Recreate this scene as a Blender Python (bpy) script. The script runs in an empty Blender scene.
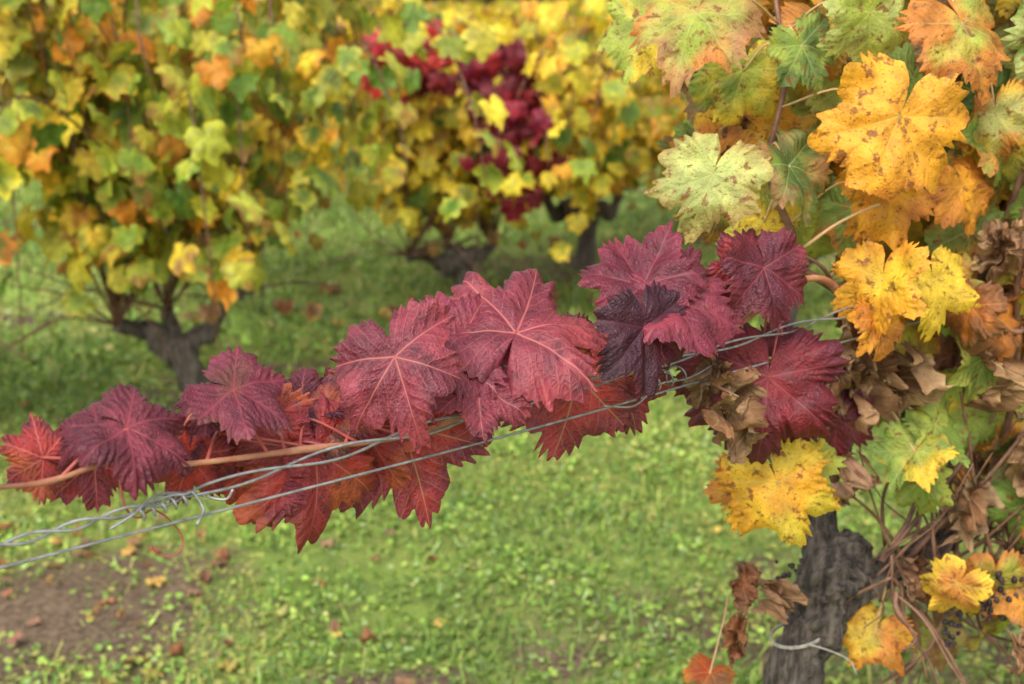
import bpy, math, random
import numpy as np
from mathutils import Vector

random.seed(7)
RG = np.random.RandomState(11)
scene = bpy.context.scene

# ------------------------------------------------------------------ noise
LAT = RG.rand(256, 256)
def vnoise(x, y):
    x = np.asarray(x, float); y = np.asarray(y, float)
    xi = np.floor(x).astype(int); yi = np.floor(y).astype(int)
    fx = x - xi; fy = y - yi
    fx = fx*fx*(3-2*fx); fy = fy*fy*(3-2*fy)
    a = LAT[xi & 255, yi & 255]; b = LAT[(xi+1) & 255, yi & 255]
    c = LAT[xi & 255, (yi+1) & 255]; d = LAT[(xi+1) & 255, (yi+1) & 255]
    return (a*(1-fx)+b*fx)*(1-fy)+(c*(1-fx)+d*fx)*fy
def fbm(x, y, o=4):
    s = 0; a = .5; t = 0
    for i in range(o):
        s = s+a*vnoise(x*2**i+17.3*i, y*2**i+5.1*i); t += a; a *= .5
    return s/t

# ------------------------------------------------------------------ materials
class NT:
    def __init__(s, name):
        s.m = bpy.data.materials.new(name); s.m.use_nodes = True
        s.t = s.m.node_tree; s.t.nodes.clear()
        s.out = s.t.nodes.new('ShaderNodeOutputMaterial')
    def n(s, typ, **k):
        nd = s.t.nodes.new(typ)
        for a, v in k.items(): setattr(nd, a, v)
        return nd
    def put(s, sock, v):
        if isinstance(v, bpy.types.NodeSocket): s.t.links.new(v, sock)
        else: sock.default_value = v
    def math(s, op, a, b=None, c=None, clamp=False):
        nd = s.n('ShaderNodeMath', operation=op); nd.use_clamp = clamp
        s.put(nd.inputs[0], a)
        if b is not None: s.put(nd.inputs[1], b)
        if c is not None: s.put(nd.inputs[2], c)
        return nd.outputs[0]
    def mix(s, f, a, b, bt='MIX'):
        nd = s.n('ShaderNodeMix', data_type='RGBA', blend_type=bt)
        s.put(nd.inputs[0], f); s.put(nd.inputs[6], a); s.put(nd.inputs[7], b)
        return nd.outputs[2]
    def sm(s, v, a, b, lo=0., hi=1.):
        nd = s.n('ShaderNodeMapRange', interpolation_type='SMOOTHSTEP')
        s.put(nd.inputs[0], v); nd.inputs[1].default_value = a; nd.inputs[2].default_value = b
        nd.inputs[3].default_value = lo; nd.inputs[4].default_value = hi
        return nd.outputs[0]
    def noise(s, vec, scale, detail=3., rough=.55):
        nd = s.n('ShaderNodeTexNoise'); nd.inputs['Scale'].default_value = scale
        nd.inputs['Detail'].default_value = detail; nd.inputs['Roughness'].default_value = rough
        if vec is not None: s.put(nd.inputs['Vector'], vec)
        return nd.outputs[0]

def rgba(c): return (c[0], c[1], c[2], 1.)

def leaf_material(name, detailed=True, spots=.4, spotcol=(.10, .035, .012), rough=.45, transl=.3, spec=.5, vstr=.7, th=(.57, .68, .62, .69), bd=.0015):
    N = NT(name)
    col = N.n('ShaderNodeAttribute', attribute_name='Col').outputs['Color']
    tc = N.n('ShaderNodeTexCoord').outputs['Object']
    base = col
    nz = N.noise(tc, 45., 4.)
    base = N.mix(1., base, N.mix(N.sm(nz, .3, .7), (.68, .66, .68, 1), (1.22, 1.18, 1.15, 1)), 'MULTIPLY')
    normal = None
    if detailed:
        vcol = N.n('ShaderNodeAttribute', attribute_name='VCol').outputs['Color']
        uv = N.n('ShaderNodeUVMap', uv_map='vein').outputs[0]
        sp = N.n('ShaderNodeSeparateXYZ'); N.put(sp.inputs[0], uv)
        a = sp.outputs[0]; b = N.math('ABSOLUTE', sp.outputs[1])
        luv = N.n('ShaderNodeUVMap', uv_map='leaf').outputs[0]
        w = N.math('MULTIPLY_ADD', a, -.012, .016)
        main = N.math('SUBTRACT', 1., N.sm(N.math('DIVIDE', b, w), .35, 1.1))
        wob = N.math('MULTIPLY', N.math('SUBTRACT', N.noise(luv, 4., 1.), .5), .11)
        bb = N.math('POWER', b, .88)
        t = N.math('ADD', N.math('DIVIDE', N.math('SUBTRACT', a, N.math('MULTIPLY', bb, .95)), .16), N.math('MULTIPLY', wob, 6.))
        fr = N.math('ABSOLUTE', N.math('SUBTRACT', N.math('FRACT', N.math('ADD', t, 10.)), .5))
        sec = N.math('SUBTRACT', 1., N.sm(fr, .01, .06))
        vor = N.n('ShaderNodeTexVoronoi', feature='DISTANCE_TO_EDGE'); N.put(vor.inputs['Vector'], luv)
        vor.inputs['Scale'].default_value = 19.
        ter = N.math('SUBTRACT', 1., N.sm(vor.outputs['Distance'], .0, .09))
        vm = N.math('MAXIMUM', main, N.math('MULTIPLY', sec, .5))
        vm = N.math('MAXIMUM', vm, N.math('MULTIPLY', ter, .14))
        n2 = N.noise(luv, 5., 5., .65)
        sm_ = N.math('MULTIPLY', N.sm(n2, th[0], th[1]), spots)
        base = N.mix(sm_, base, rgba(spotcol))
        n3 = N.noise(luv, 24., 3., .7)
        base = N.mix(N.math('MULTIPLY', N.sm(n3, th[2], th[3]), spots), base, rgba(spotcol))
        base = N.mix(N.math('MULTIPLY', vm, vstr), base, vcol)
        h = N.math('ADD', N.math('MULTIPLY', N.sm(fr, .0, .5), .6), N.math('MULTIPLY', N.sm(vor.outputs['Distance'], 0., .35), .3))
        h = N.math('MULTIPLY', h, N.sm(b, .0, .06))
        h = N.math('ADD', h, N.math('MULTIPLY', N.noise(luv, 40., 3.), .15))
        bp = N.n('ShaderNodeBump'); bp.inputs['Strength'].default_value = .8
        bp.inputs['Distance'].default_value = bd
        N.put(bp.inputs['Height'], h); normal = bp.outputs[0]
    pr = N.n('ShaderNodeBsdfPrincipled')
    N.put(pr.inputs['Base Color'], base)
    pr.inputs['Roughness'].default_value = rough
    pr.inputs['Specular IOR Level'].default_value = spec
    tr = N.n('ShaderNodeBsdfTranslucent')
    N.put(tr.inputs[0], N.mix(1., base, (1.2, 1.1, .85, 1), 'MULTIPLY'))
    if normal is not None:
        N.put(pr.inputs['Normal'], normal)
    mx = N.n('ShaderNodeMixShader'); mx.inputs[0].default_value = transl
    N.put(mx.inputs[1], pr.outputs[0]); N.put(mx.inputs[2], tr.outputs[0])
    N.put(N.out.inputs[0], mx.outputs[0])
    return N.m

def simple_material(name, c1, c2, scale=20., rough=.7, bump=.3, dist=.003, stretch=(1, 1, 1), metal=0., spec=.4):
    N = NT(name)
    tc = N.n('ShaderNodeTexCoord').outputs['Object']
    mp = N.n('ShaderNodeMapping'); N.put(mp.inputs[0], tc); mp.inputs['Scale'].default_value = stretch
    nz = N.noise(mp.outputs[0], scale, 5., .65)
    c = N.mix(N.sm(nz, .3, .7), rgba(c1), rgba(c2))
    pr = N.n('ShaderNodeBsdfPrincipled'); N.put(pr.inputs['Base Color'], c)
    pr.inputs['Roughness'].default_value = rough; pr.inputs['Metallic'].default_value = metal
    pr.inputs['Specular IOR Level'].default_value = spec
    bp = N.n('ShaderNodeBump'); bp.inputs['Strength'].default_value = bump; bp.inputs['Distance'].default_value = dist
    N.put(bp.inputs['Height'], nz); N.put(pr.inputs['Normal'], bp.outputs[0])
    N.put(N.out.inputs[0], pr.outputs[0])
    return N.m

M_red = leaf_material('red_vine_leaf', True, .6, (.055, .012, .018), .52, .23, .40, .75, (.54, .66, .60, .68), bd=.0021)
M_yel = leaf_material('autumn_vine_leaf', True, .85, (.19, .06, .018), .55, .30, .3, .4, (.55, .63, .585, .66))
M_dry = leaf_material('dry_vine_leaf', True, .5, (.09, .035, .018), .75, .12, .2)
M_far = leaf_material('vine_foliage', False, rough=.5, transl=.36, spec=.3)
M_grass = leaf_material('grass_blades', False, rough=.6, transl=.25, spec=.25)
M_bark = simple_material('vine_bark', (.025, .019, .015), (.19, .15, .12), 42., .9, 1., .02, (2.6, 2.6, .32))
M_cane = simple_material('red_cane', (.28, .09, .05), (.48, .24, .13), 35., .5, .3, .001)
M_pet = simple_material('petiole', (.24, .035, .04), (.40, .09, .06), 40., .45, .2, .001)
M_brown = simple_material('brown_cane', (.08, .035, .02), (.22, .11, .065), 40., .6, .4, .001)
M_green = simple_material('green_petiole', (.42, .30, .12), (.50, .28, .15), 40., .5, .2, .001)
M_wire = simple_material('galvanised_wire', (.19, .19, .20), (.38, .38, .38), 90., .42, .3, .0005, metal=.55)
M_tw = simple_material('twine', (.22, .20, .17), (.38, .35, .30), 200., .8, .5, .001)
M_raisin = simple_material('dried_grapes', (.012, .008, .012), (.05, .028, .03), 60., .55, .8, .003)

# ------------------------------------------------------------------ object helpers
def link(o, parent=None):
    scene.collection.objects.link(o)
    if parent is not None: o.parent = parent
    return o
def empty(name, loc=(0, 0, 0)):
    e = bpy.data.objects.new(name, None); e.empty_display_size = .1
    scene.collection.objects.link(e)
    return e
def mesh_np(name, V, Q, mat, parent=None, col=None, vcol=None, uvs=None, smooth=True):
    me = bpy.data.meshes.new(name)
    V = np.asarray(V, np.float32); Q = np.asarray(Q, np.int32)
    me.vertices.add(len(V)); me.vertices.foreach_set('co', V.ravel())
    k = Q.shape[1]
    me.loops.add(Q.size); me.loops.foreach_set('vertex_index', Q.ravel())
    me.polygons.add(len(Q)); me.polygons.foreach_set('loop_start', np.arange(0, Q.size, k, dtype=np.int32))
    me.polygons.foreach_set('loop_total', np.full(len(Q), k, np.int32))
    me.update(calc_edges=True)
    if smooth: me.polygons.foreach_set('use_smooth', np.ones(len(Q), bool))
    for nm, c in (('Col', col), ('VCol', vcol)):
        if c is not None:
            at = me.attributes.new(nm, 'FLOAT_COLOR', 'POINT')
            c4 = np.ones((len(V), 4), np.float32); c4[:, :3] = c
            at.data.foreach_set('color', c4.ravel())
    if uvs:
        for nm, u in uvs.items():
            l = me.uv_layers.new(name=nm); l.data.foreach_set('uv', np.asarray(u, np.float32).ravel())
    me.materials.append(mat)
    o = bpy.data.objects.new(name, me)
    return link(o, parent)

# ------------------------------------------------------------------ leaf templates
def outline(th, seed, teeth, tooth_amp, depth=1.):
    r = np.random.RandomState(seed)
    j = lambda s: r.uniform(-s, s)
    side = []
    tip = 1.0+j(.06)
    for sg in (1, -1):
        d1 = .76-.20*(depth-1)+j(.08); d2 = .71-.17*(depth-1)+j(.08)
        s1 = j(4); s2 = j(6)
        ang = [0, 13, 27+s1, 42+s1, 54+s1, 67+s1, 82+s2, 96+s2, 111+s2, 130, 148, 164, 174, 180]
        rad = [tip, .90, d1, .87, .97+j(.09), .86, d2, .80, .86+j(.10), .78, .70+j(.07), .58, .38, .06]
        side.append((np.radians(ang), rad))
    out = np.empty_like(th)
    for i, t in enumerate(th):
        A, Rr = side[0] if t >= 0 else side[1]
        out[i] = np.interp(abs(t), A, Rr)
    ph = np.abs(th)/math.pi*teeth+(th > 0)*r.rand()*.5
    saw = np.abs(((ph+.4*np.sin(ph*1.7+seed)) % 1.)-.5)*2
    amp = tooth_amp*(.35+1.3*vnoise(th*5+seed, th*0+seed))
    out = out*(1+amp*(saw-.5)*2*(np.abs(th) < 2.9))
    ph2 = ph*2.3+seed
    out = out*(1+.018*(np.abs((ph2 % 1.)-.5)*2-.5)*(np.abs(th) < 2.9))
    return out

def template(n, m, seed, teeth=22, tooth=.07, depth=1., cy=.15, cb=.1, cx=.1, fold=.0, wave=.07, pk=.0, nz=.05, crumple=0.):
    th = np.linspace(-math.pi, math.pi, n+1)
    R = outline(th, seed, teeth, tooth, depth)
    ring = (np.arange(m+1)/m)**.85
    ring[0] = .004
    rr = ring[:, None]*R[None, :]
    x = rr*np.sin(th)[None, :]; y = rr*np.cos(th)[None, :]
    T = np.abs(th)[None, :]*np.ones_like(rr)
    cent = np.radians([0, 53, 108])
    va = np.stack([np.abs(x)*math.sin(c)+y*math.cos(c) for c in cent]); vb = np.stack([np.abs(x)*math.cos(c)-y*math.sin(c) for c in cent])
    sec = np.where(T < math.radians(26.5), 0, np.where(T < math.radians(80), 1, 2))
    b = np.take_along_axis(vb, sec[None], 0)[0]; a = np.take_along_axis(va, sec[None], 0)[0]
    q = np.random.RandomState(seed+99); ph = q.uniform(0, 6.28, 4)
    ratio = ring[:, None]*np.ones_like(rr)
    z = -cy*np.clip(y, 0, 9)**2-cb*np.clip(y, -9, 0)**2-cx*x*x+fold*np.abs(x)
    z = z+wave*rr*rr*np.sin(3*th[None, :]+ph[0])+wave*.6*rr**2*np.sin(7*th[None, :]+ph[1])*ratio**2
    z = z-.20*q.rand()*ratio**5*rr*(.5+vnoise(th*1.5+seed, th*0)[None, :])
    z = z+pk*np.minimum(np.abs(b), .16)
    if pk > 0:
        t = (a-.95*np.abs(b)**.88)/.16
        z = z+pk*.07*(np.abs(((t+10) % 1)-.5)*2)*np.clip(np.abs(b)/.05, 0, 1)
    z = z+nz*(fbm(x*2.2+seed*3.1, y*2.2+seed*1.7, 2)-.5)*2.4*np.clip(rr*2, 0, 1)
    z = z+nz*.3*(fbm(x*6+seed*1.1, y*6+seed*.7, 2)-.5)*2*np.clip(rr*2, 0, 1)
    ax = q.uniform(.88, 1.08); bend = q.uniform(-.16, .16); sk = q.uniform(-.12, .12)
    xo, yo = x, y
    x = x*ax+bend*yo*np.abs(yo)*.8; y = y+sk*xo
    if crumple > 0:
        c = crumple
        z = z+c*(fbm(x*2.6+seed, y*2.6+9, 3)-.5)*2.2
        x = x*(1-.45*c)+c*.5*(fbm(y*2.5+seed*2, x*2.5, 3)-.5)
        y = y+c*.5*(fbm(x*2.5+3, y*2.5+seed, 3)-.5)
        z = z+c*.9*np.abs(x)
    V = np.stack([x, y, z], -1).reshape(-1, 3)
    W = n+1
    i, k = np.meshgrid(np.arange(m), np.arange(n), indexing='ij')
    i = i.ravel(); k = k.ravel()
    Q = np.stack([i*W+k, (i+1)*W+k, (i+1)*W+k+1, i*W+k+1], -1)
    mid = np.abs((th[k]+th[k+1])/2)
    fs = np.where(mid < math.radians(26.5), 0, np.where(mid < math.radians(80), 1, 2))
    vaf = va.reshape(3, -1); vbf = vb.reshape(3, -1)
    uvv = np.stack([vaf[fs[:, None], Q], vbf[fs[:, None], Q]], -1)
    flat = np.stack([(rr*np.sin(th)), (rr*np.cos(th))], -1).reshape(-1, 2)
    uvl = flat[Q]
    return dict(V=V, Q=Q, uvv=uvv, uvl=uvl, ratio=ratio.ravel(), flat=flat)

def frame(T, Nn):
    T = np.array(T, float); T /= np.linalg.norm(T)
    Nn = np.array(Nn, float); Nn = Nn-T*Nn.dot(T)
    l = np.linalg.norm(Nn)
    if l < 1e-3:
        Nn = np.cross(T, [1., .1, .2]); l = np.linalg.norm(Nn)
    Nn /= l
    X = np.cross(T, Nn)
    return X, T, Nn

class LeafBag:
    def __init__(s): s.V = []; s.Q = []; s.C = []; s.VC = []; s.uv = []; s.ul = []; s.o = 0
    def add(s, tp, J, R, T, Nn, base, edge, vein=None, ep=3., en=.5, third=None):
        X, Y, Z = frame(T, Nn)
        V = np.array(J)+R*(tp['V'][:, :1]*X+tp['V'][:, 1:2]*Y+tp['V'][:, 2:3]*Z)
        s.V.append(V); s.Q.append(tp['Q']+s.o); s.o += len(V)
        sd = RG.uniform(0, 90)
        f = np.clip(tp['ratio']**ep+en*(fbm(tp['flat'][:, 0]*3+sd, tp['flat'][:, 1]*3+sd, 3)-.5)*2, 0, 1)[:, None]
        C = np.array(base)*(1-f)+np.array(edge)*f
        if third is not None:
            g = np.clip((fbm(tp['flat'][:, 0]*1.6+sd*2, tp['flat'][:, 1]*1.6+sd, 3)-.52)*5+(tp['ratio']**8)*.7, 0, .9)[:, None]
            C = C*(1-g)+np.array(third)*g
        s.C.append(C)
        s.VC.append(np.ones((len(V), 3))*np.array(vein if vein is not None else base))
        s.uv.append(tp['uvv']); s.ul.append(tp['uvl']+sd)
    def build(s, name, mat, parent):
        return mesh_np(name, np.concatenate(s.V), np.concatenate(s.Q), mat, parent, np.concatenate(s.C), np.concatenate(s.VC),
                       {'vein': np.concatenate(s.uv), 'leaf': np.concatenate(s.ul)})

# ------------------------------------------------------------------ tubes
def catmull(P, sub):
    P = [np.array(p, float) for p in P]
    if len(P) < 3 or sub <= 1:
        return np.array(P)
    Q = [2*P[0]-P[1]]+P+[2*P[-1]-P[-2]]
    out = []
    for i in range(1, len(Q)-2):
        for k in range(sub):
            t = k/sub
            a, b, c, d = Q[i-1], Q[i], Q[i+1], Q[i+2]
            out.append(.5*((2*b)+(-a+c)*t+(2*a-5*b+4*c-d)*t*t+(-a+3*b-3*c+d)*t**3))
    out.append(P[-1])
    return np.array(out)

class TubeBag:
    def __init__(s): s.V = []; s.Q = []; s.o = 0
    def add(s, P, rad, sub=4, sides=8, rough=0., knots=0.):
        n0 = len(P)
        rad = np.array(rad if hasattr(rad, '__len__') else [rad]*n0, float)
        C = catmull(P, sub)
        n = len(C)
        r = np.interp(np.linspace(0, 1, n), np.linspace(0, 1, n0), rad)
        if knots:
            ks = RG.uniform(0, 1); r = r*(1+knots*np.exp(-(((np.arange(n)/4.+ks) % 3.)-1.5)**2*6))
        t = np.gradient(C, axis=0); t /= np.linalg.norm(t, axis=1)[:, None]+1e-12
        up = np.array([.31, .17, .93]) if abs(t[0][2]) < .9 else np.array([1., .2, 0])
        nrm = up-t[0]*up.dot(t[0]); nrm /= np.linalg.norm(nrm)
        V = []
        an = np.linspace(0, 2*math.pi, sides, endpoint=False)
        sd = RG.uniform(0, 90)
        for i in range(n):
            nrm = nrm-t[i]*nrm.dot(t[i]); nrm /= np.linalg.norm(nrm)
            bi = np.cross(t[i], nrm)
            rr = r[i]*np.ones(sides)
            if rough:
                rr = rr*(1+rough*(fbm(np.cos(an)*2.2+sd+9, np.sin(an)*2.2+i*.22+sd, 3)-.5)*2)
                rr = rr*(1+rough*.45*(vnoise(an*5.1+sd, an*0+i*.1)-.5))
            V.append(C[i]+rr[:, None]*(np.cos(an)[:, None]*nrm+np.sin(an)[:, None]*bi))
        V.append(np.repeat(C[:1], sides, 0)); V.append(np.repeat(C[-1:], sides, 0))
        V = np.concatenate(V)
        q = []
        order = [n]+list(range(n))+[n+1]
        for u in range(len(order)-1):
            for k in range(sides):
                k2 = (k+1) % sides
                q.append((order[u]*sides+k, order[u]*sides+k2, order[u+1]*sides+k2, order[u+1]*sides+k))
        s.V.append(V); s.Q.append(np.array(q)+s.o); s.o += len(V)
    def build(s, name, mat, parent=None):
        return mesh_np(name, np.concatenate(s.V), np.concatenate(s.Q), mat, parent)

def jit(c, s=.15, r=random):
    k = 1+r.uniform(-s, s)
    return tuple(max(0., v*k*(1+r.uniform(-s, s)*.5)) for v in c)

# ================================================================== RED SHOOT ON THE WIRE
NR = np.array([-.657, .754, 0.])
shoot = empty('red_grapevine_shoot')
cane_pts = [(-.40, .74, .975), (-.333, .782, .968), (-.288, .821, .958), (-.25, .852, .962), (-.217, .883, .949), (-.148, .944, .939), (-.069, 1.013, .930), (.022, 1.092, .945), (.109, 1.167, .937), (.196, 1.243, .954), (.270, 1.307, .986), (.325, 1.38, .957), (.36, 1.45, .86)]
tb = TubeBag()
tb.add(cane_pts, [.0012, .0014, .0016, .0018, .0019, .0020, .0021, .0022, .0023, .0026, .0030, .004, .005], 8, 12, .12, .4)
tb.build('cane', M_cane, shoot)
cane = catmull(cane_pts, 8)

RDK = (.100, .014, .027); RPU = (.170, .024, .043); RPK = (.27, .040, .058); RBR = (.38, .034, .030); RVD = (.045, .009, .018); ROR = (.38, .08, .03)
VRD = (.28, .045, .055); VPK = (.48, .13, .11); VGR = (.40, .22, .09)
red = LeafBag(); pet = TubeBag()
REDS = [
 ((-.318, .805, .978), .036, (-.1, -.2, -1), (-.6, -.7, .3), RDK, RVD, VRD, dict(fold=.4), 0),
 ((-.243, .858, .982), .044, (.90, -.10, -.42), (.15, -.42, .88), RPU, RDK, VRD, dict(fold=.05, cy=.25, cx=.10, cb=.2, wave=.10), 0),
 ((-.262, .862, .980), .028, (-.8, .1, .15), (-.2, -.6, .75), RDK, RPU, VRD, dict(cy=.3), 0),
 ((-.285, .850, .958), .028, (-.6, -.1, .35), (.3, -.8, .3), RBR, RDK, VPK, {}, 1),
 ((-.260, .873, .949), .033, (.1, -.2, -1), (.3, -1, .1), RBR, RPU, VPK, {}, 1),
 ((-.187, .918, .990), .043, (.92, -.10, -.34), (.12, -.42, .90), RPU, RPU, VRD, dict(cy=.28, cx=.10, wave=.10), 0),
 ((-.203, .918, .980), .026, (-.7, .2, .2), (-.1, -.5, .85), RPU, RDK, VRD, dict(cy=.3), 0),
 ((-.208, .930, .952), .032, (-.4, .3, .1), (0, -.8, .6), RDK, RVD, VRD, {}, 1),
 ((-.208, .917, .938), .038, (-.25, -.1, -1), (.3, -1, .1), RBR, RPU, VPK, {}, 1),
 ((-.165, .950, .948), .048, (.25, -.2, -.9), (-.2, -.9, .4), RBR, RPU, VPK, dict(cy=.2), 1),
 ((-.188, .937, .946), .036, (-.2, -.2, -.9), (.4, -.9, .3), RBR, RDK, VPK, dict(cy=.2), 1),
 ((-.126, .955, .928), .066, (.10, -.2, -1), (.60, -.78, .1), RBR, RPU, VPK, dict(cy=.1, depth=1.5, fold=.10, nz=.06), 1),
 ((-.166, .941, .920), .042, (-.15, -.2, -1), (-.4, -.9, .1), RBR, RBR, VPK, dict(depth=1.6), 1),
 ((-.139, .978, .956), .034, (.6, .3, .3), (0, -.7, .7), RDK, RVD, VRD, dict(fold=.4), 1),
 ((-.120, .975, .950), .036, (.6, -.1, -.1), (0, -.8, .6), ROR, RDK, VRD, {}, 1),
 ((-.083, .975, .998), .057, (.30, -.45, -.80), (-.16, -.66, .75), RPU, RPK, VPK, dict(fold=.02, pk=.25, wave=.10, cx=.20, cy=.3, depth=1.3), 0),
 ((-.043, 1.030, .990), .054, (.35, .55, .45), (.05, -.7, .7), RPK, RPU, VPK, dict(wave=.11, cx=.2), 0),
 ((-.026, 1.020, .966), .045, (.7, -.3, -.4), (.1, -.65, .75), RPU, RPK, VPK, dict(cx=.25), 0),
 ((-.069, 1.025, .926), .070, (.36, -.3, -.9), (.10, -.97, .25), RBR, RPU, VGR, dict(cy=.12, depth=1.4, nz=.06, cx=.1), 1),
 ((-.100, 1.015, .930), .056, (-.25, -.1, -.9), (-.2, -.95, .3), RBR, RDK, VPK, dict(depth=1.5), 1),
 ((-.078, 1.03, .935), .038, (-.2, -.1, .5), (0, -.9, .4), RDK, RDK, VRD, {}, 1),
 ((-.030, 1.080, .924), .045, (.45, -.1, -.8), (.2, -.95, .2), RBR, RPU, VPK, dict(depth=1.4), 1),
 ((.003, 1.045, .998), .080, (.28, .74, .42), (.02, -.64, .77), RPK, RPK, VPK, dict(pk=.26, wave=.12, cy=.10, cb=.30, cx=.18, depth=1.5, nz=.09), 0),
 ((.058, 1.150, .958), .044, (.1, -.1, -1), (.2, -.95, .3), ROR, RDK, VRD, {}, 1),
 ((.072, 1.155, .930), .072, (-.20, -.2, -1), (-.10, -1, .15), RBR, RPU, VGR, dict(cy=.10, depth=1.5, nz=.06, cx=.1), 1),
 ((.105, 1.165, .930), .054, (.40, -.1, -.8), (.3, -1, .15), RBR, RPU, VGR, dict(depth=1.4), 1),
 ((.110, 1.160, 1.012), .058, (-.45, .55, .60), (-.10, -.70, .7), RDK, RPU, VRD, dict(fold=.28, pk=.3, wave=.12), 0),
 ((.128, 1.165, 1.005), .055, (.5, .45, .5), (.2, -.7, .65), RPU, RDK, VRD, dict(pk=.25, fold=.2), 0),
 ((.132, 1.150, .998), .062, (.95, -.05, -.20), (.05, -.58, .80), RPK, RPU, VRD, dict(pk=.25, wave=.12, cx=.15, cy=.2), 0),
 ((.106, 1.120, .985), .054, (.18, -.35, -.95), (.50, -.78, .35), RVD, RVD, RDK, dict(pk=.45, fold=.15, nz=.08), 0),
 ((.222, 1.235, 1.012), .055, (.20, -.3, -.9), (.45, -.82, .3), RDK, (.14, .016, .026), VRD, dict(fold=.2, pk=.22, wave=.12), 0),
 ((.205, 1.245, 1.010), .040, (.3, .3, .7), (.1, -.8, .6), RBR, RDK, VRD, dict(fold=.4), 0),
 ((.236, 1.262, .905), .076, (-.10, -.3, -1), (-.20, -.95, .25), (.22, .014, .020), (.11, .011, .020), VRD, dict(pk=.18, wave=.10, nz=.10, cx=.15, depth=1.4), 0),
 ((.255, 1.28, .915), .050, (.8, -.1, -.1), (.1, -.85, .5), (.20, .014, .022), RDK, VRD, dict(pk=.2, wave=.15), 0),
 ((.262, 1.30, .880), .058, (.35, -.2, -1), (.4, -.9, .2), (.19, .014, .022), RDK, VRD, dict(pk=.2, wave=.15), 0),
 ((.225, 1.29, .865), .050, (-.3, -.2, -1), (-.4, -.9, .2), (.15, .012, .018), RVD, VRD, {}, 0),
 ((.335, 1.41, .82), .052, (.1, -.1, -1), (0, -1, .1), (.15, .012, .02), RDK, VRD, {}, 0),
 ((-.010, 1.104, .938), .036, (.2, 0, .7), (0, -.9, .4), ROR, RDK, VRD, {}, 1),
 ((.020, 1.105, .945), .036, (.5, -.1, .35), (0, -.9, .4), ROR, RBR, VRD, {}, 1),
 ((.190, 1.280, .925), .055, (-.35, -.1, -.4), (.2, -.95, .3), (.2, .016, .02), RDK, VRD, {}, 0),
 ((.170, 1.240, .965), .048, (.2, .1, .7), (0, -.9, .4), (.14, .014, .02), RDK, VRD, {}, 0),
]
for i, (J, R, T, Nn, b, e, v, kw, bk) in enumerate(REDS):
    p = dict(cy=.20, cb=.16, cx=.16, fold=.06, wave=.10, pk=.20, nz=.09, depth=1.25, teeth=14+i % 5, tooth=.085)
    p.update(kw)
    J = np.array(J)+(NR*.024 if bk else 0)
    tp = template(228, 18, 100+i*7, **p)
    Nn = np.array(Nn)+np.array([random.uniform(-.12, .12), 0, random.uniform(-.08, .08)])
    third = random.choice([RDK, RBR, (.14, .05, .03), RPU, ROR] if bk else [RDK, RPU, (.13, .04, .03), RDK])
    red.add(tp, J, R*(1.06 if bk else 1.04), T, Nn, jit(b, .12), jit(e, .12), v, ep=2.2, en=.6, third=third)
    d = np.linalg.norm(cane-J, axis=1)
    k = int(np.argmin(d)); k = max(0, min(len(cane)-1, k+random.choice([-5, -3, 3, 5])))
    c = cane[k]; Tn = np.array(T)/np.linalg.norm(T)
    mid = (J+c)/2-Tn*.12*np.linalg.norm(J-c)+np.array([0, 0, .004])
    pet.add([c, mid, J+Tn*.002], [.0013, .0010, .0011], 6, 8)
red.build('leaves', M_red, shoot)
pet.add([(-.25, .857, .951), (-.246, .852, .932), (-.240, .857, .922), (-.232, .866, .924), (-.224, .877, .912), (-.217, .879, .898), (-.222, .875, .889), (-.232, .874, .890), (-.236, .872, .896)], [.0009, .0008, .0007, .0007, .0006, .0006, .0006, .0005, .0004], 8, 6)
pet.build('petioles', M_pet, shoot)

# ================================================================== TRELLIS WIRE
wt = TubeBag()
A = np.array([-.309, .803, .914])-NR*.008; D = np.array([.754, .657, 0.])
S = lambda s, o=0., z=.0: A+D*s+NR*o+np.array([0, 0, z])
WR = .00105
wt.add([S(-1.2, 0, .006), S(-.3), S(.0), S(.4, 0, -.001), S(.85, 0, .004), S(2.0, 0, .006)], WR, 10, 8)
def strand(s0, s1, amp, pitch, phase, z0, z1, steps=26, off=0.):
    n = int((s1-s0)/pitch*steps/2)+8
    P = []
    for i in range(n+1):
        u = i/n; s = s0+(s1-s0)*u; a = phase+2*math.pi*(s-s0)/pitch
        am = amp(u) if callable(amp) else amp
        P.append(S(s, off+am*math.cos(a), z0+(z1-z0)*u+am*math.sin(a)))
    return P
for ph in (0, math.pi):
    P = strand(-.40, .12, lambda u: .0026, .062, ph, .007, .016)
    P += strand(.135, 1.0, lambda u: .0034+.001*math.sin(9*u), .17, ph+.5, .017, .036)
    P += [S(1.4, 0, .03), S(2.0, 0, .03)]
    wt.add(P, WR, 2, 8)
wt.add(strand(.085, .125, .0040, .0075, 0, .011, .014)+[S(.13, -.006, .006), S(.12, -.014, -.0)], .0009, 2, 8)
wt.add([S(.065, -.004, .008), S(.08, -.007, .015), S(.10, .0, .021), S(.128, .006, .014), S(.145, -.006, .009), S(.15, -.010, .016)], .0009, 6, 8)
wt.add(strand(.555, .60, .0075, .016, 0, .012, .014), .0008, 2, 8)
wt.add([S(.50, -.004, .004), S(.53, -.01, .0), S(.56, -.008, .012), S(.60, -.006, .01), S(.635, -.004, .016)], .0008, 6, 8)
wt.build('trellis_wire', M_wire)

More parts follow.
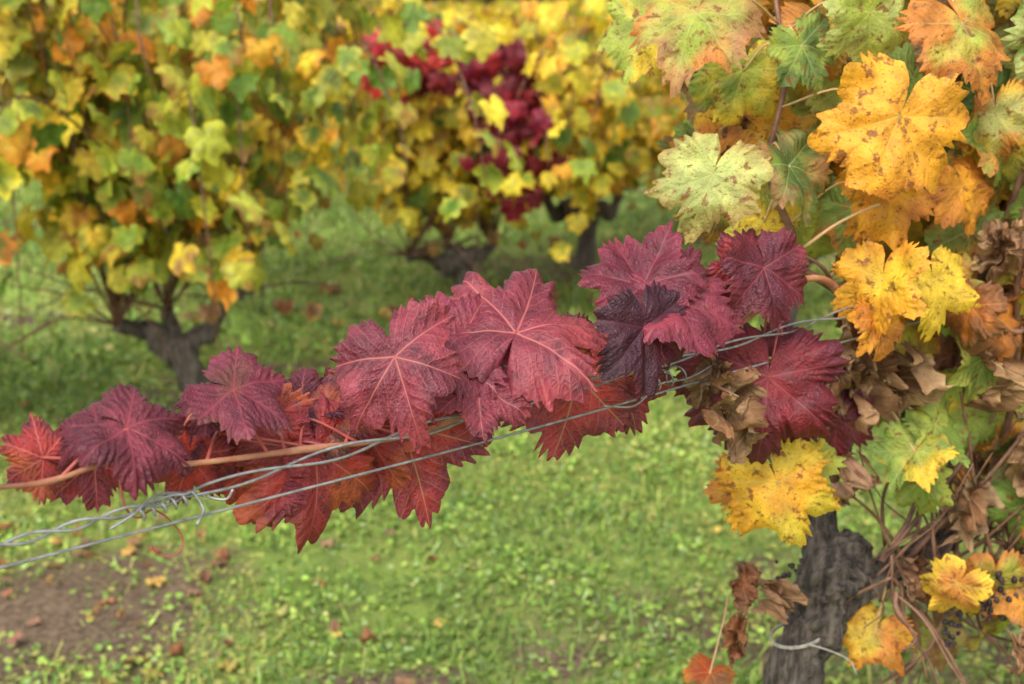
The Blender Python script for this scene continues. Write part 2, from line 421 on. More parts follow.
# ================================================================== NEAR GRAPEVINE (right)
vine = empty('autumn_grapevine')
tr = TubeBag()
tr.add([(.27, 1.46, -.05), (.265, 1.46, .15), (.290, 1.47, .35), (.322, 1.475, .50), (.350, 1.48, .58), (.365, 1.485, .625), (.39, 1.50, .65)],
       [.040, .034, .029, .028, .031, .034, .02], 18, 56, .55)
tr.add([(.355, 1.48, .58), (.42, 1.50, .610), (.50, 1.54, .635), (.56, 1.57, .66), (.63, 1.60, .70), (.8, 1.7, .74)], [.026, .017, .014, .013, .012, .011], 12, 28, .45)
tr.add([(.355, 1.48, .60), (.345, 1.52, .68), (.38, 1.56, .76)], [.026, .018, .012], 12, 24, .45)
tr.build('trunk', M_bark, vine)
br = TubeBag()
br.add([(.36, 1.52, .70), (.36, 1.47, .82), (.345, 1.42, .92), (.325, 1.40, .957), (.285, 1.385, .985), (.273, 1.38, 1.022), (.255, 1.38, 1.06), (.25, 1.38, 1.10), (.262, 1.39, 1.17), (.25, 1.42, 1.27)], [.006, .005, .0045, .004, .0037, .0034, .0037, .003, .0025, .002], 8, 12, .25, .3)
br.add([(.325, 1.40, .957), (.30, 1.36, .99), (.262, 1.36, 1.01)], [.0025, .002, .0015], 6, 8)
br.add([(.50, 1.55, .66), (.505, 1.55, .85), (.515, 1.46, 1.025), (.535, 1.44, 1.175), (.57, 1.46, 1.35)], [.006, .005, .0040, .0036, .003], 8, 10, .15, .3)
br.add([(.55, 1.57, .66), (.55, 1.50, .82), (.515, 1.42, 1.00), (.535, 1.42, 1.2)], [.005, .004, .0035, .003], 8, 10, .15, .3)
rr = random.Random(5)
for i in range(90):
    x = rr.uniform(.40, .66); z = .60+rr.uniform(-.02, .06); y = 1.44+(x-.36)*.55+rr.uniform(-.05, .05)
    P = [(x, y, z)]
    dx = rr.uniform(-.12, .20); dy = rr.uniform(-.10, .12); L = rr.uniform(.06, .24); dn = -1 if rr.random() < .35 else 1
    for k in (1, 2, 3):
        P.append((x+dx*k/3+rr.uniform(-.02, .02), y+dy*k/3, z+dn*L*k/3+rr.uniform(-.015, .015)))
    w = rr.uniform(.0010, .0028)
    br.add(P, [w, w*.9, w*.8, w*.5], 5, 8, .15, .25)
br.build('canes', M_brown, vine)

YP = (.45, .48, .15); YG = (.35, .41, .065); GR = (.18, .28, .05); GD = (.07, .13, .03); YE = (.74, .49, .04); YO = (.74, .35, .03); OR = (.55, .19, .035); PK = (.42, .21, .09); BR = (.20, .095, .045); TAN = (.36, .22, .12)
yel = LeafBag(); dry = LeafBag(); ypet = TubeBag()
stem = catmull([(.36, 1.52, .70), (.36, 1.47, .82), (.325, 1.40, .957), (.285, 1.385, .985), (.273, 1.38, 1.022), (.255, 1.38, 1.06), (.25, 1.38, 1.10), (.262, 1.39, 1.17), (.25, 1.42, 1.27)], 8)
YEL = [
 ((.172, 1.25, 1.079), .060, (-.35, -.2, -.9), (-.2, -.95, .35), YP, (.42, .30, .10), YP, dict(wave=.12), None),
 ((.344, 1.30, 1.120), .084, (-.35, -.15, -.85), (.15, -.90, .45), YO, YO, (.5, .42, .06), dict(cy=.2, cx=.3, wave=.16), OR),
 ((.369, 1.37, 1.051), .064, (.2, -.2, -.9), (.1, -.95, .3), YO, YO, YE, dict(nz=.16), OR),
 ((.412, 1.36, .962), .054, (.15, -.3, -1), (.25, -.9, .35), YE, YE, (.6, .5, .08), dict(depth=1.7, wave=.16), None),
 ((.352, 1.33, .968), .060, (-.15, -.15, -1), (-.75, -.7, .1), YE, YO, YE, dict(fold=.3, depth=1.8), YO),
 ((.358, 1.34, .930), .042, (.3, -.15, -1), (.5, -.8, .1), YO, YO, YE, dict(fold=.2), OR),
 ((.332, 1.35, 1.215), .064, (.1, .2, -.8), (.2, -.9, .5), YG, YP, YP, dict(cx=.3), None),
 ((.266, 1.33, 1.079), .054, (.5, -.2, -.8), (.6, -.7, .3), GR, PK, YP, dict(fold=.25), GD),
 ((.256, 1.27, .782), .066, (.30, -.3, -.9), (-.1, -.9, .4), YE, (.66, .50, .05), YG, dict(cy=.3, depth=1.5, wave=.16, cx=.25), YO),
 ((.225, 1.30, .775), .046, (-.4, -.2, -.8), (-.3, -.9, .3), YE, YG, YG, {}, OR),
 ((.290, 1.31, .800), .046, (.5, -.2, -.7), (.4, -.85, .3), YE, YG, YG, {}, YG),
 ((.159, 1.30, 1.218), .066, (-.3, -.4, -.5), (-.1, -.65, .75), YG, PK, YP, dict(cx=.3, cy=.3), OR),
 ((.426, 1.35, 1.205), .068, (.3, -.3, -.6), (.2, -.75, .65), YG, OR, YP, dict(cx=.3, cy=.3), OR),
 ((.221, 1.40, 1.161), .058, (-.2, -.1, -.9), (.2, -.9, .5), YG, YE, YP, {}, GR),
 ((.123, 1.42, 1.203), .058, (-.3, -.2, -.7), (-.2, -.85, .6), YG, YG, YP, {}, YE),
 ((.407, 1.39, .783), .046, (-.6, -.2, -.6), (-.4, -.65, .6), YG, GR, YP, dict(wave=.18, fold=.25), YE),
 ((.450, 1.42, .80), .050, (.5, -.2, -.6), (.4, -.65, .6), YG, GR, YP, dict(wave=.18), GR),
 ((.430, 1.41, .74), .042, (.1, -.2, -.9), (-.3, -.8, .4), GR, YG, YP, dict(wave=.18), None),
 ((.493, 1.50, .79), .060, (-.1, -.2, -.9), (.2, -.9, .4), YG, GR, YP, {}, YE),
 ((.341, 1.45, 1.149), .055, (0, -.2, -.9), (-.3, -.9, .4), YG, YP, YP, {}, None),
 ((.276, 1.36, 1.19), .045, (.3, -.2, -.6), (.2, -.8, .6), GR, YG, YP, dict(fold=.25), GD),
 ((.512, 1.44, .903), .052, (.1, -.2, -1), (.5, -.8, .2), OR, BR, YO, dict(nz=.2), BR),
 ((.397, 1.45, .551), .048, (-.4, -.3, -.6), (-.1, -.7, .7), (.5, .38, .05), YO, YG, dict(cx=.35), OR),
 ((.218, 1.45, .505), .032, (-.3, -.4, -.3), (0, -.6, .8), (.45, .06, .02), OR, YO, {}, BR),
 ((.49, 1.50, .527), .045, (.2, -.3, -.6), (0, -.7, .7), YG, TAN, YG, {}, BR),
 ((.245, 1.38, 1.02), .045, (-.2, -.2, -.9), (0, -.95, .3), YE, YG, YP, {}, None),
 ((.45, 1.40, 1.05), .05, (.4, -.2, -.9), (.5, -.8, .3), YO, OR, YO, dict(nz=.15), OR),
 ((.30, 1.46, 1.07), .055, (0, -.1, -1), (.3, -.95, .3), YG, GR, YP, {}, GD),
 ((.42, 1.47, .87), .05, (.3, -.1, -1), (.4, -.9, .3), YG, OR, YE, {}, BR),
 ((.475, 1.40, 1.12), .048, (.2, -.1, -1), (-.4, -.9, .3), YP, YE, YP, {}, OR),
 ((.46, 1.40, .93), .045, (-.2, -.1, -1), (-.5, -.8, .3), OR, BR, YO, dict(nz=.2), BR),
]
for i, (Cn, R, T, Nn, b, e, v, kw, third) in enumerate(YEL):
    p = dict(cy=.22, cb=.18, cx=.18, fold=.06, wave=.12, pk=.2, nz=.12, depth=1.25, teeth=12+i % 5, tooth=.08)
    p.update(kw)
    tp = template(190, 14, 500+i*11, **p)
    Tn = np.array(T)/np.linalg.norm(T)
    J = np.array(Cn)-Tn*.25*R
    yel.add(tp, J, R, T, Nn, jit(b, .08), jit(e, .08), v, ep=2.4, en=.7, third=third)
    k = int(np.argmin(np.linalg.norm(stem-J, axis=1))); c = stem[k]
    if np.linalg.norm(c-J) > .16: c = J-Tn*.06+np.array([0, .05, .02])
    ypet.add([c, (c+J)/2+np.array([0, -.004, .012])-Tn*.01, J+Tn*.002], [.0013, .0010, .0011], 6, 8)
ypet.add([(.283, 1.36, 1.008), (.31, 1.355, 1.030), (.335, 1.35, 1.045), (.354, 1.36, 1.05)], [.0018, .0015, .0014, .0016], 6, 8)
DRY = [((.188, 1.20, .905), .048, (-.1, -.2, -1), (.3, -.9, .1), TAN, BR), ((.205, 1.22, .880), .042, (.1, -.2, -1), (-.4, -.8, .1), BR, TAN),
       ((.175, 1.21, .920), .034, (-.5, -.1, -.8), (0, -.9, .3), TAN, BR), ((.247, 1.40, .640), .032, (.1, -.1, -1), (.3, -.9, 0), (.34, .13, .06), BR), ((.238, 1.38, .600), .030, (-.2, -.1, -1), (-.3, -.9, 0), (.36, .12, .05), BR),
       ((.280, 1.42, .620), .034, (.1, 0, -1), (.5, -.8, 0), BR, TAN), ((.240, 1.40, .57), .026, (-.1, -.1, -1), (0, -.9, 0), (.34, .13, .06), BR),
       ((.38, 1.44, .94), .06, (-.1, -.1, -1), (-.5, -.8, 0), TAN, BR), ((.345, 1.42, .90), .055, (.2, -.1, -1), (.2, -.9, 0), BR, TAN), ((.36, 1.43, .85), .055, (.1, -.1, -1), (.4, -.9, 0), TAN, BR),
       ((.45, 1.48, .615), .045, (.1, -.1, -1), (.2, -.9, 0), BR, TAN), ((.53, 1.45, .99), .06, (.1, -.1, -1), (.4, -.9, 0), BR, OR), ((.50, 1.43, 1.0), .045, (-.2, -.1, -1), (-.4, -.9, 0), BR, TAN),
       ((.33, 1.40, .87), .05, (0, 0, -1), (-.2, -.9, 0), BR, TAN), ((.30, 1.39, .84), .045, (.2, 0, -1), (-.5, -.9, 0), BR, BR), ((.50, 1.43, .86), .045, (.1, 0, -1), (.4, -.9, 0), TAN, BR),
       ((.40, 1.44, .86), .055, (.1, 0, -1), (.2, -.9, 0), BR, TAN), ((.35, 1.43, .75), .045, (-.2, 0, -1), (.3, -.9, 0), TAN, BR)]
for i, (J, R, T, Nn, b, e) in enumerate(DRY):
    tp = template(120, 14, 900+i*5, crumple=.85+.3*rr.random(), wave=.2, nz=.2, fold=.3, cy=.4, cx=.3, pk=.2, teeth=15, tooth=.07)
    dry.add(tp, J, R, T, Nn, jit(b, .15), jit(e, .15), TAN, ep=2, en=.8)
TM = [template(84, 6, 40+i, teeth=13, tooth=.08, cy=.15+.15*(i % 3), cx=.15+.1*(i % 2), fold=.06*(i % 4), wave=.15, pk=.15, nz=.14, depth=1.3) for i in range(10)]
TD = [template(56, 6, 70+i, crumple=.9, wave=.2, nz=.2, fold=.3, cy=.4, cx=.3, teeth=14, tooth=.07) for i in range(6)]
def vmin(z):
    return np.interp(z, [.5, .68, .80, .98, 1.04, 1.35], [.46, .41, .35, .31, .17, .12])
cnt = 0
while cnt < 1050:
    z = rr.uniform(.52, 1.42); y = 1.42+.75*rr.random()**1.3; sx = y/1.38
    x = rr.uniform(.12, 1.05)
    if x/sx < vmin(z)+rr.uniform(0, .05): continue
    if z < .68 and rr.random() < .5: continue
    cnt += 1
    T = (rr.uniform(-.6, .6), rr.uniform(-.5, .2), rr.uniform(-1.2, -.3)); Nn = (rr.uniform(-.9, .9), -rr.uniform(.3, 1), rr.uniform(-.2, .9))
    q = rr.random(); low = z < .97
    if q < (.32 if low else .08):
        dry.add(rr.choice(TD), (x, y, z), rr.uniform(.030, .048), T, Nn, jit(BR, .3), jit(TAN, .3), TAN, en=.8)
    else:
        c = rr.choices([YG, GR, YE, YO, GD, OR, YP], [24, 23, 14, 18, 16, 11, 7])[0]; e = rr.choices([YG, YE, GR, OR, BR, c], [16, 14, 12, 12, 10, 42])[0]
        yel.add(rr.choice(TM), (x, y, z), rr.uniform(.034, .062), T, Nn, jit(c, .22), jit(e, .22), YP, ep=2.5, en=.6, third=rr.choice([None, OR, BR, YE, GR]))
yel.build('leaves', M_yel, vine); dry.build('dry_leaves', M_dry, vine); ypet.build('petioles', M_green, vine)
import bmesh
def bunches(name, centres, parent):
    bm = bmesh.new()
    for c in centres:
        for i in range(30):
            t = rr.random(); a = rr.uniform(0, 6.28); r = .020*(1-t*.7)*math.sqrt(rr.random())
            m = bmesh.ops.create_icosphere(bm, subdivisions=1, radius=rr.uniform(.0022, .0042))
            o = Vector((c[0]+r*math.cos(a), c[1]+r*math.sin(a), c[2]-t*.06))
            for v in m['verts']: v.co = Vector((v.co.x*rr.uniform(.8, 1.1), v.co.y, v.co.z*rr.uniform(.8, 1.3)))+o
    me = bpy.data.meshes.new(name); bm.to_mesh(me); bm.free(); me.materials.append(M_raisin)
    link(bpy.data.objects.new(name, me), parent)
bunches('dried_grape_bunches', [(.52, 1.45, .635), (.545, 1.46, .63), (.49, 1.46, .60), (.30, 1.45, .65)], vine)
tw = TubeBag()
P = []
for i in range(26):
    a = i/25*2*math.pi*2
    P.append((.322+.030*math.cos(a), 1.475+.033*math.sin(a), .545+.008*math.cos(a)+.004*i/25))
tw.add(P, .0011, 2, 6)
tw.add([(.325, 1.440, .551), (.345, 1.435, .547), (.37, 1.435, .535), (.38, 1.435, .518)], .0010, 6, 6)
tw.build('twine_tie', M_tw, vine)

# ================================================================== BACKGROUND VINES
TF = [template(40, 3, 20+i, teeth=8, tooth=.07, cy=.2+.15*(i % 3), cx=.15+.12*(i % 2), fold=.08*(i % 3), wave=.16, nz=.14, depth=1.3) for i in range(10)]
def far_vine(name, seed, base, pal, w=.75, h=1.3, nshoot=26, R=(.040, .064), head=.36, low=.5, rowdir=(.85, .5), reds=(), spread_y=.28, dens=1.):
    r = random.Random(seed)
    e = empty(name); bx, by = base
    t = TubeBag(); lx = r.uniform(-.06, .06)
    t.add([(bx, by, -.05), (bx+lx*.3+.02, by, head*.45), (bx+lx, by, head)], [.05, .036, .043], 8, 14, .5)
    heads = []
    for s in (-1, 1, r.choice([-1, 1])*.4):
        L = r.uniform(.14, .24)*abs(s)
        hp = (bx+lx+s*L*rowdir[0], by+s*L*rowdir[1]+r.uniform(-.04, .04), head+r.uniform(.02, .12))
        t.add([(bx+lx, by, head-.04), (bx+lx+s*L*.4, by, head+r.uniform(-.01, .05)), (bx+lx+s*L*.7*rowdir[0], by, head+r.uniform(-.01, .04)), hp], [.040, .030, .022, .020], 8, 12, .6, .3)
        heads.append(hp)
    t.build('trunk', M_bark, e)
    ca = TubeBag(); lb = LeafBag()
    for i in range(nshoot):
        hp = r.choice(heads); u = r.uniform(-1, 1); top = h*(r.uniform(.72, 1.05))
        v = r.gauss(0, spread_y)
        ex = bx+u*w*rowdir[0]-v*rowdir[1]; ey = by+u*w*rowdir[1]+v*rowdir[0]
        mx = (hp[0]*.45+ex*.55); my = (hp[1]*.45+ey*.55)
        droop = r.random() < .55
        P = [hp, ((hp[0]*.8+ex*.2), (hp[1]*.8+ey*.2), head+.3*(top-head)), (mx, my, head+.72*(top-head)), (ex, ey, top)]
        if droop: P += [(ex+(ex-mx)*.4, ey+(ey-my)*.4-.05, top-.18), (ex+(ex-mx)*.55, ey-.08, top-r.uniform(.3, .75))]
        C = catmull(P, 5)
        ca.add(P, [.004]+[.003]*(len(P)-2)+[.0015], 4, 5)
        seg = np.linalg.norm(np.diff(C, axis=0), axis=1); cum = np.concatenate([[0], np.cumsum(seg)])
        nl = int(cum[-1]/.055*dens)
        main = r.choices([p[0] for p in pal], [p[2] for p in pal])[0]
        for k in range(nl):
            s = cum[-1]*(k+r.random())/nl
            p = np.array([np.interp(s, cum, C[:, q]) for q in range(3)])
            if p[2] < low+r.uniform(-.08, .12): continue
            a = r.uniform(0, 6.28); rad = r.uniform(.03, .12)
            p = p+np.array([math.cos(a)*rad, math.sin(a)*rad, r.uniform(-.05, .04)])
            c, ed, _ = r.choices(pal, [q[2] for q in pal])[0]
            if r.random() < .45: c = main
            for (rc, rad2, col) in reds:
                if abs(p[0]-rc[0]) < rad2[0]*r.uniform(.5, 1.2) and abs(p[2]-rc[2]) < rad2[1]*r.uniform(.5, 1.2) and abs(p[1]-rc[1]) < .6 and r.random() < .9:
                    c = jit(col, .4, r); ed = c
            T = (math.cos(a)*.5+r.uniform(-.3, .3), math.sin(a)*.5-.15, -r.uniform(.3, 1.2)); Nn = (math.cos(a)*.6+r.uniform(-.5, .5), math.sin(a)*.6-.3+r.uniform(-.4, .4), r.uniform(.0, 1))
            lb.add(r.choice(TF), p, r.uniform(*R), T, Nn, jit(c, .24, r), jit(ed, .24, r), None, ep=2., en=.4, third=r.choice([None, None, None, (.34, .16, .04)]))
    for (rc, rad2, col) in reds:
        for k in range(int(1500*rad2[0]*rad2[1])+3):
            p = np.array(rc)+np.array([r.gauss(0, .6)*rad2[0], r.gauss(0, .07)-.12, r.gauss(0, .6)*rad2[1]])
            cc = jit(col, .6, r)
            lb.add(r.choice(TF), p, r.uniform(*R), (r.uniform(-.7, .7), r.uniform(-.5, .2), -1), (r.uniform(-.8, .8), -1, r.uniform(0, 1)), cc, jit(cc, .4, r), None)
    for k in range(int(12*dens)):
        p = (bx+r.uniform(-w, w)*.6, by+r.uniform(-.2, .2), r.uniform(head+.02, low+.08))
        lb.add(r.choice(TF), p, r.uniform(.025, .045), (r.uniform(-.4, .4), r.uniform(-.4, .4), -1), (r.uniform(-1, 1), -1, r.uniform(-.3, .3)), jit(r.choice([(.26, .12, .05), (.42, .34, .06)]), .4, r), jit((.40, .22, .08), .3, r), None)
    for k in range(16):
        hp = r.choice(heads); dx = r.uniform(-.35, .35)
        ca.add([hp, (hp[0]+dx*.5, hp[1]+r.uniform(-.1, .1), hp[2]+r.uniform(0, .12)), (hp[0]+dx, hp[1]+r.uniform(-.15, .15), hp[2]+r.uniform(-.12, .2))], [.004, .003, .002], 4, 5)
    ca.build('canes', M_brown, e); lb.build('leaves', M_far, e)
    return e
g1 = (.20, .31, .04); g2 = (.11, .20, .032); yg = (.42, .43, .048); y1 = (.71, .53, .042); y2 = (.75, .42, .03); o1 = (.64, .26, .03)
palA = [(g1, yg, 28), (g2, g1, 16), (yg, yg, 27), (y1, y1, 14), (yg, y2, 8), (y2, o1, 5), (o1, o1, 3)]
palB = [(yg, y1, 34), (y1, y1, 33), (g1, yg, 15), (y2, o1, 5), (y1, y2, 8), (g2, g1, 5)]
palC = [(yg, y1, 34), (y1, y1, 38), (g1, yg, 12), (y2, y2, 8)]
far_vine('grapevine', 1, (-.89, 3.85), palA, w=.58, h=1.42, nshoot=52, head=.30, low=.57)
far_vine('grapevine', 2, (-1.75, 3.60), palA, w=.65, h=1.42, nshoot=46, head=.32, low=.46)
far_vine('grapevine', 3, (-1.17, 5.80), palB, w=.70, h=1.25, nshoot=40, head=.28, low=.50)
DR = (.20, .015, .024)
far_vine('grapevine', 4, (-.19, 5.55), palB, w=.60, h=1.16, nshoot=50, head=.22, low=.43,
         reds=(((.00, 5.2, .80), (.11, .15), DR), ((.03, 5.2, .63), (.10, .13), DR), ((-.01, 5.2, .93), (.06, .10), DR), ((-.40, 5.2, 1.01), (.15, .09), (.34, .03, .028)), ((-.34, 5.2, .94), (.08, .05), DR), ((-.14, 5.2, .95), (.06, .05), DR), ((-.66, 5.2, 1.06), (.06, .05), (.10, .02, .035))))
far_vine('grapevine', 5, (.32, 6.40), palB, w=.72, h=1.16, nshoot=46, head=.26, low=.45)
far_vine('grapevine', 6, (1.0, 5.2), palB, w=.75, h=1.20, nshoot=40, head=.3, low=.40)
far_vine('grapevine', 7, (.95, 7.2), palC, w=.75, h=1.15, nshoot=36, head=.3, low=.40)
far_vine('grapevine', 8, (1.7, 3.6), palA, w=.7, h=1.3, nshoot=30, head=.3, low=.45)
far_vine('grapevine', 9, (-.45, 8.6), palC, w=.80, h=1.12, nshoot=40, head=.29, low=.42)
far_vine('grapevine', 10, (-1.95, 7.8), palC, w=.80, h=1.12, nshoot=36, head=.29, low=.42)

protos = [far_vine('grapevine', 30+i, (0, 0), [palC, palB][i % 2], w=.8, h=1.10, nshoot=34, R=(.05, .072), head=.29, low=.40, rowdir=(1, .1), dens=.85) for i in range(4)]
r = random.Random(77)
slots = []
for row, y in enumerate((10.4, 12.6, 14.8, 17.0, 19.5, 22, 26, 31)):
    half = y*.45+1.2; x = -half+r.uniform(0, .5)
    while x < half:
        slots.append((x, y+x*.18+r.uniform(-.15, .15))); x += 1.15+r.uniform(-.1, .15)
for i, (x, y) in enumerate(slots):
    src = protos[i % 4]
    if i < 4: e = src
    else:
        e = empty('grapevine')
        for ch in src.children:
            o = bpy.data.objects.new(ch.name.split('.')[0], ch.data); link(o, e)
    e.location = (x, y, 0); e.rotation_euler = (0, 0, r.choice([0, math.pi])+r.uniform(-.15, .15))
    e.scale = (1, 1, r.uniform(.84, .97))

# ================================================================== GROUND
def bare(x, y):
    n = fbm(x*1.1+31, y*1.1+12, 3)
    b = np.clip((n-.63)*6, 0, .55)
    d1 = np.exp(-(((x+.90)/.42)**2+((y-2.74)/.38)**2)*1.0)*1.05
    d2 = np.exp(-(((y-3.85)-(x+.95)*.6)/.2)**2)*(x < .0)*.38
    d3 = np.exp(-(((x+.22)/.18)**2+((y-2.42)/.10)**2))*.9
    return np.clip(np.maximum(np.maximum(b, d3), np.maximum(d1, d2))*(.45+1.0*fbm(x*8, y*8, 3)), 0, 1)
def gh(x, y):
    return .05*(fbm(x*.8+3, y*.8, 2)-.5)+.022*(fbm(x*6, y*6+4, 3)-.5)
def axis(lo, hi, fine, far):
    a = list(np.arange(lo, hi, fine)); s = fine
    v = hi
    while v < far: a.append(v); s *= 1.25; v += s
    a.append(far); s = fine; v = lo-fine
    b = []
    while v > -far: b.append(v); s *= 1.25; v -= s
    b.append(-far)
    return np.array(b[::-1]+a)
gx = axis(-3, 3, .045, 150.); gy = axis(1., 8.5, .045, 200.)
GX, GY = np.meshgrid(gx, gy)
GZ = gh(GX, GY)
V = np.stack([GX, GY, GZ], -1).reshape(-1, 3); W = len(gx)
i, k = np.meshgrid(np.arange(len(gy)-1), np.arange(W-1), indexing='ij'); i = i.ravel(); k = k.ravel()
Q = np.stack([i*W+k, i*W+k+1, (i+1)*W+k+1, (i+1)*W+k], -1)
bm_ = bare(GX, GY).reshape(-1, 1)
N = NT('soil_and_moss')
tc = N.n('ShaderNodeTexCoord').outputs['Object']
att = N.n('ShaderNodeAttribute', attribute_name='Col').outputs['Fac']
n1 = N.noise(tc, 9., 6., .7); n2 = N.noise(tc, 60., 4., .7); n0 = N.noise(tc, 1.1, 3.)
soil = N.mix(N.sm(n2, .3, .7), (.075, .05, .032, 1), (.22, .155, .10, 1))
green = N.mix(N.sm(n1, .35, .65), (.11, .17, .036, 1), (.22, .30, .056, 1))
green = N.mix(N.sm(n0, .35, .65), green, (.24, .28, .068, 1))
green = N.mix(N.math('MULTIPLY', N.sm(n2, .54, .68), .6), green, (.13, .09, .05, 1))
c = N.mix(N.sm(N.math('ADD', att, N.math('MULTIPLY', N.math('SUBTRACT', n1, .5), .5)), .26, .56), green, soil)
pr = N.n('ShaderNodeBsdfPrincipled'); N.put(pr.inputs['Base Color'], c); pr.inputs['Roughness'].default_value = .95; pr.inputs['Specular IOR Level'].default_value = .15
bp = N.n('ShaderNodeBump'); bp.inputs['Strength'].default_value = .8; bp.inputs['Distance'].default_value = .02
N.put(bp.inputs['Height'], n2); N.put(pr.inputs['Normal'], bp.outputs[0]); N.put(N.out.inputs[0], pr.outputs[0])
mesh_np('ground', V, Q, N.m, None, np.repeat(bm_, 3, 1))

def grass(n, x0, x1, y0, y1, smin, smax, seed):
    g = np.random.RandomState(seed)
    x = g.uniform(x0, x1, n); y = y0+(y1-y0)*g.rand(n)**1.25
    keep = g.rand(n) > bare(x, y)*1.15-.05
    keep &= g.rand(n) < .25+1.4*(fbm(x*4, y*4+50, 2)-.1)
    x = x[keep]; y = y[keep]; n = len(x)
    s = g.uniform(smin, smax, n); blade = g.rand(n) < .25
    wd = np.where(blade, .10, g.uniform(.7, 1.1, n)); ln = np.where(blade, s*2.8, s)
    clump = fbm(x*7, y*7, 2)
    hz = np.where(blade, 0, g.uniform(.2, 1., n)*(.002+.09*np.clip(clump-.35, 0, 1)))
    tp = np.array([(0, 0), (.5, .3), (.45, .8), (0, 1), (-.45, .8), (-.5, .3)])
    fz = np.array([0, .18, .15, -.05, .15, .18])
    a = g.uniform(0, 6.283, n); el = np.where(blade, g.uniform(.5, 1.35, n), g.uniform(-.3, .6, n))
    roll = g.uniform(-.5, .5, n)
    Y = np.stack([np.cos(a)*np.cos(el), np.sin(a)*np.cos(el), np.sin(el)], -1)
    X0 = np.stack([-np.sin(a), np.cos(a), 0*a], -1); Z0 = np.cross(X0, Y)
    X = X0*np.cos(roll)[:, None]+Z0*np.sin(roll)[:, None]; Z = np.cross(X, Y)
    B = np.stack([x, y, gh(x, y)+hz], -1)
    V = B[:, None, :]+(tp[None, :, 0, None]*(wd*ln)[:, None, None])*X[:, None, :]+(tp[None, :, 1, None]*ln[:, None, None])*Y[:, None, :]+(fz[None, :, None]*(wd*ln)[:, None, None])*Z[:, None, :]
    V[:, :, 2] = np.maximum(V[:, :, 2], gh(V[:, :, 0], V[:, :, 1])+.001)
    idx = np.arange(n)[:, None]*6
    Q = np.concatenate([idx+np.array([[0, 1, 2, 3]]), idx+np.array([[0, 3, 4, 5]])])
    pal = np.array([(.175, .30, .05), (.245, .375, .068), (.31, .405, .09), (.105, .20, .04), (.38, .35, .13), (.265, .38, .14)])
    big = fbm(x*1.3+7, y*1.3, 2)
    ci = g.choice(6, n, p=[.27, .25, .15, .18, .05, .10])
    col = pal[ci]*(.65+.62*g.rand(n))[:, None]*(.58+.90*big)[:, None]*(.74+.57*clump)[:, None]
    col = np.where(((big > .55) & (g.rand(n) < .3))[:, None], np.array((.37, .38, .10)), col)
    return V.reshape(-1, 3), Q, np.repeat(col, 6, 0)
parts = [grass(170000, -2.3, 2.3, 1.5, 4.6, .007, .018, 1), grass(110000, -4., 4., 4.4, 12., .016, .034, 2)]
o = 0; VV = []; QQ = []; CC = []
for v, q, c_ in parts:
    VV.append(v); QQ.append(q+o); CC.append(c_); o += len(v)
mesh_np('grass', np.concatenate(VV), np.concatenate(QQ), M_grass, None, np.concatenate(CC))

fl = LeafBag(); r = random.Random(3)
def drop(x, y, R, c):
    fl.add(r.choice(TM+TD), (x, y, float(gh(x, y))+.010+r.uniform(0, .012)), R, (r.uniform(-1, 1), r.uniform(-1, 1), r.uniform(-.2, .2)), (r.uniform(-.4, .4), r.uniform(-.4, .4), 1), jit(c, .25, r), jit(c, .35, r), TAN, en=.6)
cols = [(.34, .17, .08), (.24, .11, .06), (.50, .30, .08), (.38, .16, .07), (.30, .18, .10), (.6, .46, .10)]
for k in range(85): drop(r.gauss(-.88, .36), r.gauss(2.78, .36), r.uniform(.010, .028), r.choice(cols[:5]))
for k in range(60): 
    x = r.uniform(-2.2, .0); drop(x, 3.85+(x+.95)*.6+r.gauss(0, .25), r.uniform(.018, .034), r.choice(cols[:5]))
for k in range(80): drop(r.uniform(-2.4, 2.4), r.uniform(1.9, 6), r.uniform(.010, .028), r.choice(cols))
for k in range(60): drop(r.gauss(.78, .28), r.gauss(1.9, .3), r.uniform(.022, .04), r.choice(cols))
for k in range(30): drop(r.gauss(-.2, .7), r.gauss(5.6, .3), r.uniform(.03, .045), r.choice(cols[:4]))
fl.build('fallen_leaves', M_dry, None)

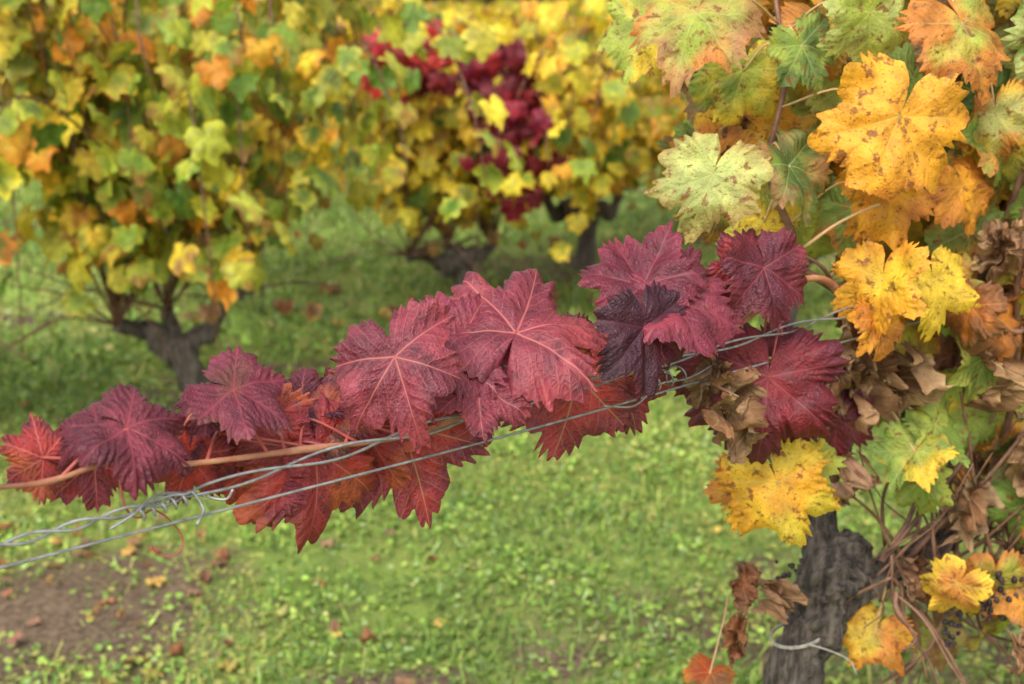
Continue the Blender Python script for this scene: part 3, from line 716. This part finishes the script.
# ================================================================== DISTANT TREES
dt = LeafBag(); r = random.Random(8); tt = TubeBag()
root = empty('distant_trees')
x = -26
while x < 26:
    hgt = r.uniform(4.5, 8); y = 42+r.uniform(-3, 5); cx = x
    tt.add([(cx, y, -.1), (cx+.1, y, hgt*.4), (cx+r.uniform(-.3, .3), y, hgt*.8)], [.22, .16, .06], 4, 8, .3)
    for k in range(230):
        a = r.uniform(0, 6.28); u = r.random(); rad = (1.1+.9*math.sin(u*3.1))*r.uniform(.35, 1.05)*(1+.25*math.sin(3*a+x))
        p = (cx+math.cos(a)*rad, y+math.sin(a)*rad, .6+u*(hgt-.4)+r.uniform(-.3, .3))
        c = r.choice([(.045, .075, .02), (.07, .09, .025), (.10, .10, .03), (.03, .055, .018)])
        dt.add(TF[k % 8], p, r.uniform(.22, .42), (r.uniform(-1, 1), r.uniform(-1, 1), -.6), (r.uniform(-1, 1), -.6, r.uniform(0, 1)), jit(c, .3, r), jit(c, .3, r), None)
    x += r.uniform(1.8, 2.6)
tt.build('trunks', M_bark, root); dt.build('crowns', M_far, root)

# ================================================================== LIGHT, SKY, CAMERA
w = bpy.data.worlds.new('World'); scene.world = w; w.use_nodes = True
nt = w.node_tree; nt.nodes.clear()
sky = nt.nodes.new('ShaderNodeTexSky'); sky.sky_type = 'NISHITA'; sky.sun_disc = False
sky.sun_elevation = math.radians(48); sky.sun_rotation = math.radians(200)
sky.air_density = 1.; sky.dust_density = 3.
hs = nt.nodes.new('ShaderNodeHueSaturation'); hs.inputs['Saturation'].default_value = .14; hs.inputs['Value'].default_value = 2.5
bg = nt.nodes.new('ShaderNodeBackground'); bg.inputs[1].default_value = .15
ow = nt.nodes.new('ShaderNodeOutputWorld')
nt.links.new(sky.outputs[0], hs.inputs['Color']); nt.links.new(hs.outputs[0], bg.inputs[0]); nt.links.new(bg.outputs[0], ow.inputs[0])
sl = bpy.data.lights.new('overcast_sun', 'SUN'); sl.energy = 1.45; sl.angle = math.radians(28); sl.color = (1., .96, .89)
so = bpy.data.objects.new('overcast_sun', sl); scene.collection.objects.link(so)
el = math.radians(48); az = math.radians(200)
dirv = Vector((math.sin(az)*math.cos(el), math.cos(az)*math.cos(el), math.sin(el)))
so.rotation_euler = dirv.to_track_quat('Z', 'Y').to_euler()

cam = bpy.data.cameras.new('camera'); cam.lens = 50; cam.sensor_width = 36; cam.clip_end = 600; cam.clip_start = .02
cam.dof.use_dof = True; cam.dof.focus_distance = 1.12; cam.dof.aperture_fstop = 8.0
co = bpy.data.objects.new('camera', cam); scene.collection.objects.link(co)
co.location = (0, 0, 1.25); co.rotation_euler = (math.radians(90-13.9), 0, 0)
scene.camera = co
scene.view_settings.view_transform = 'Standard'; scene.view_settings.look = 'None'; scene.view_settings.exposure = 0
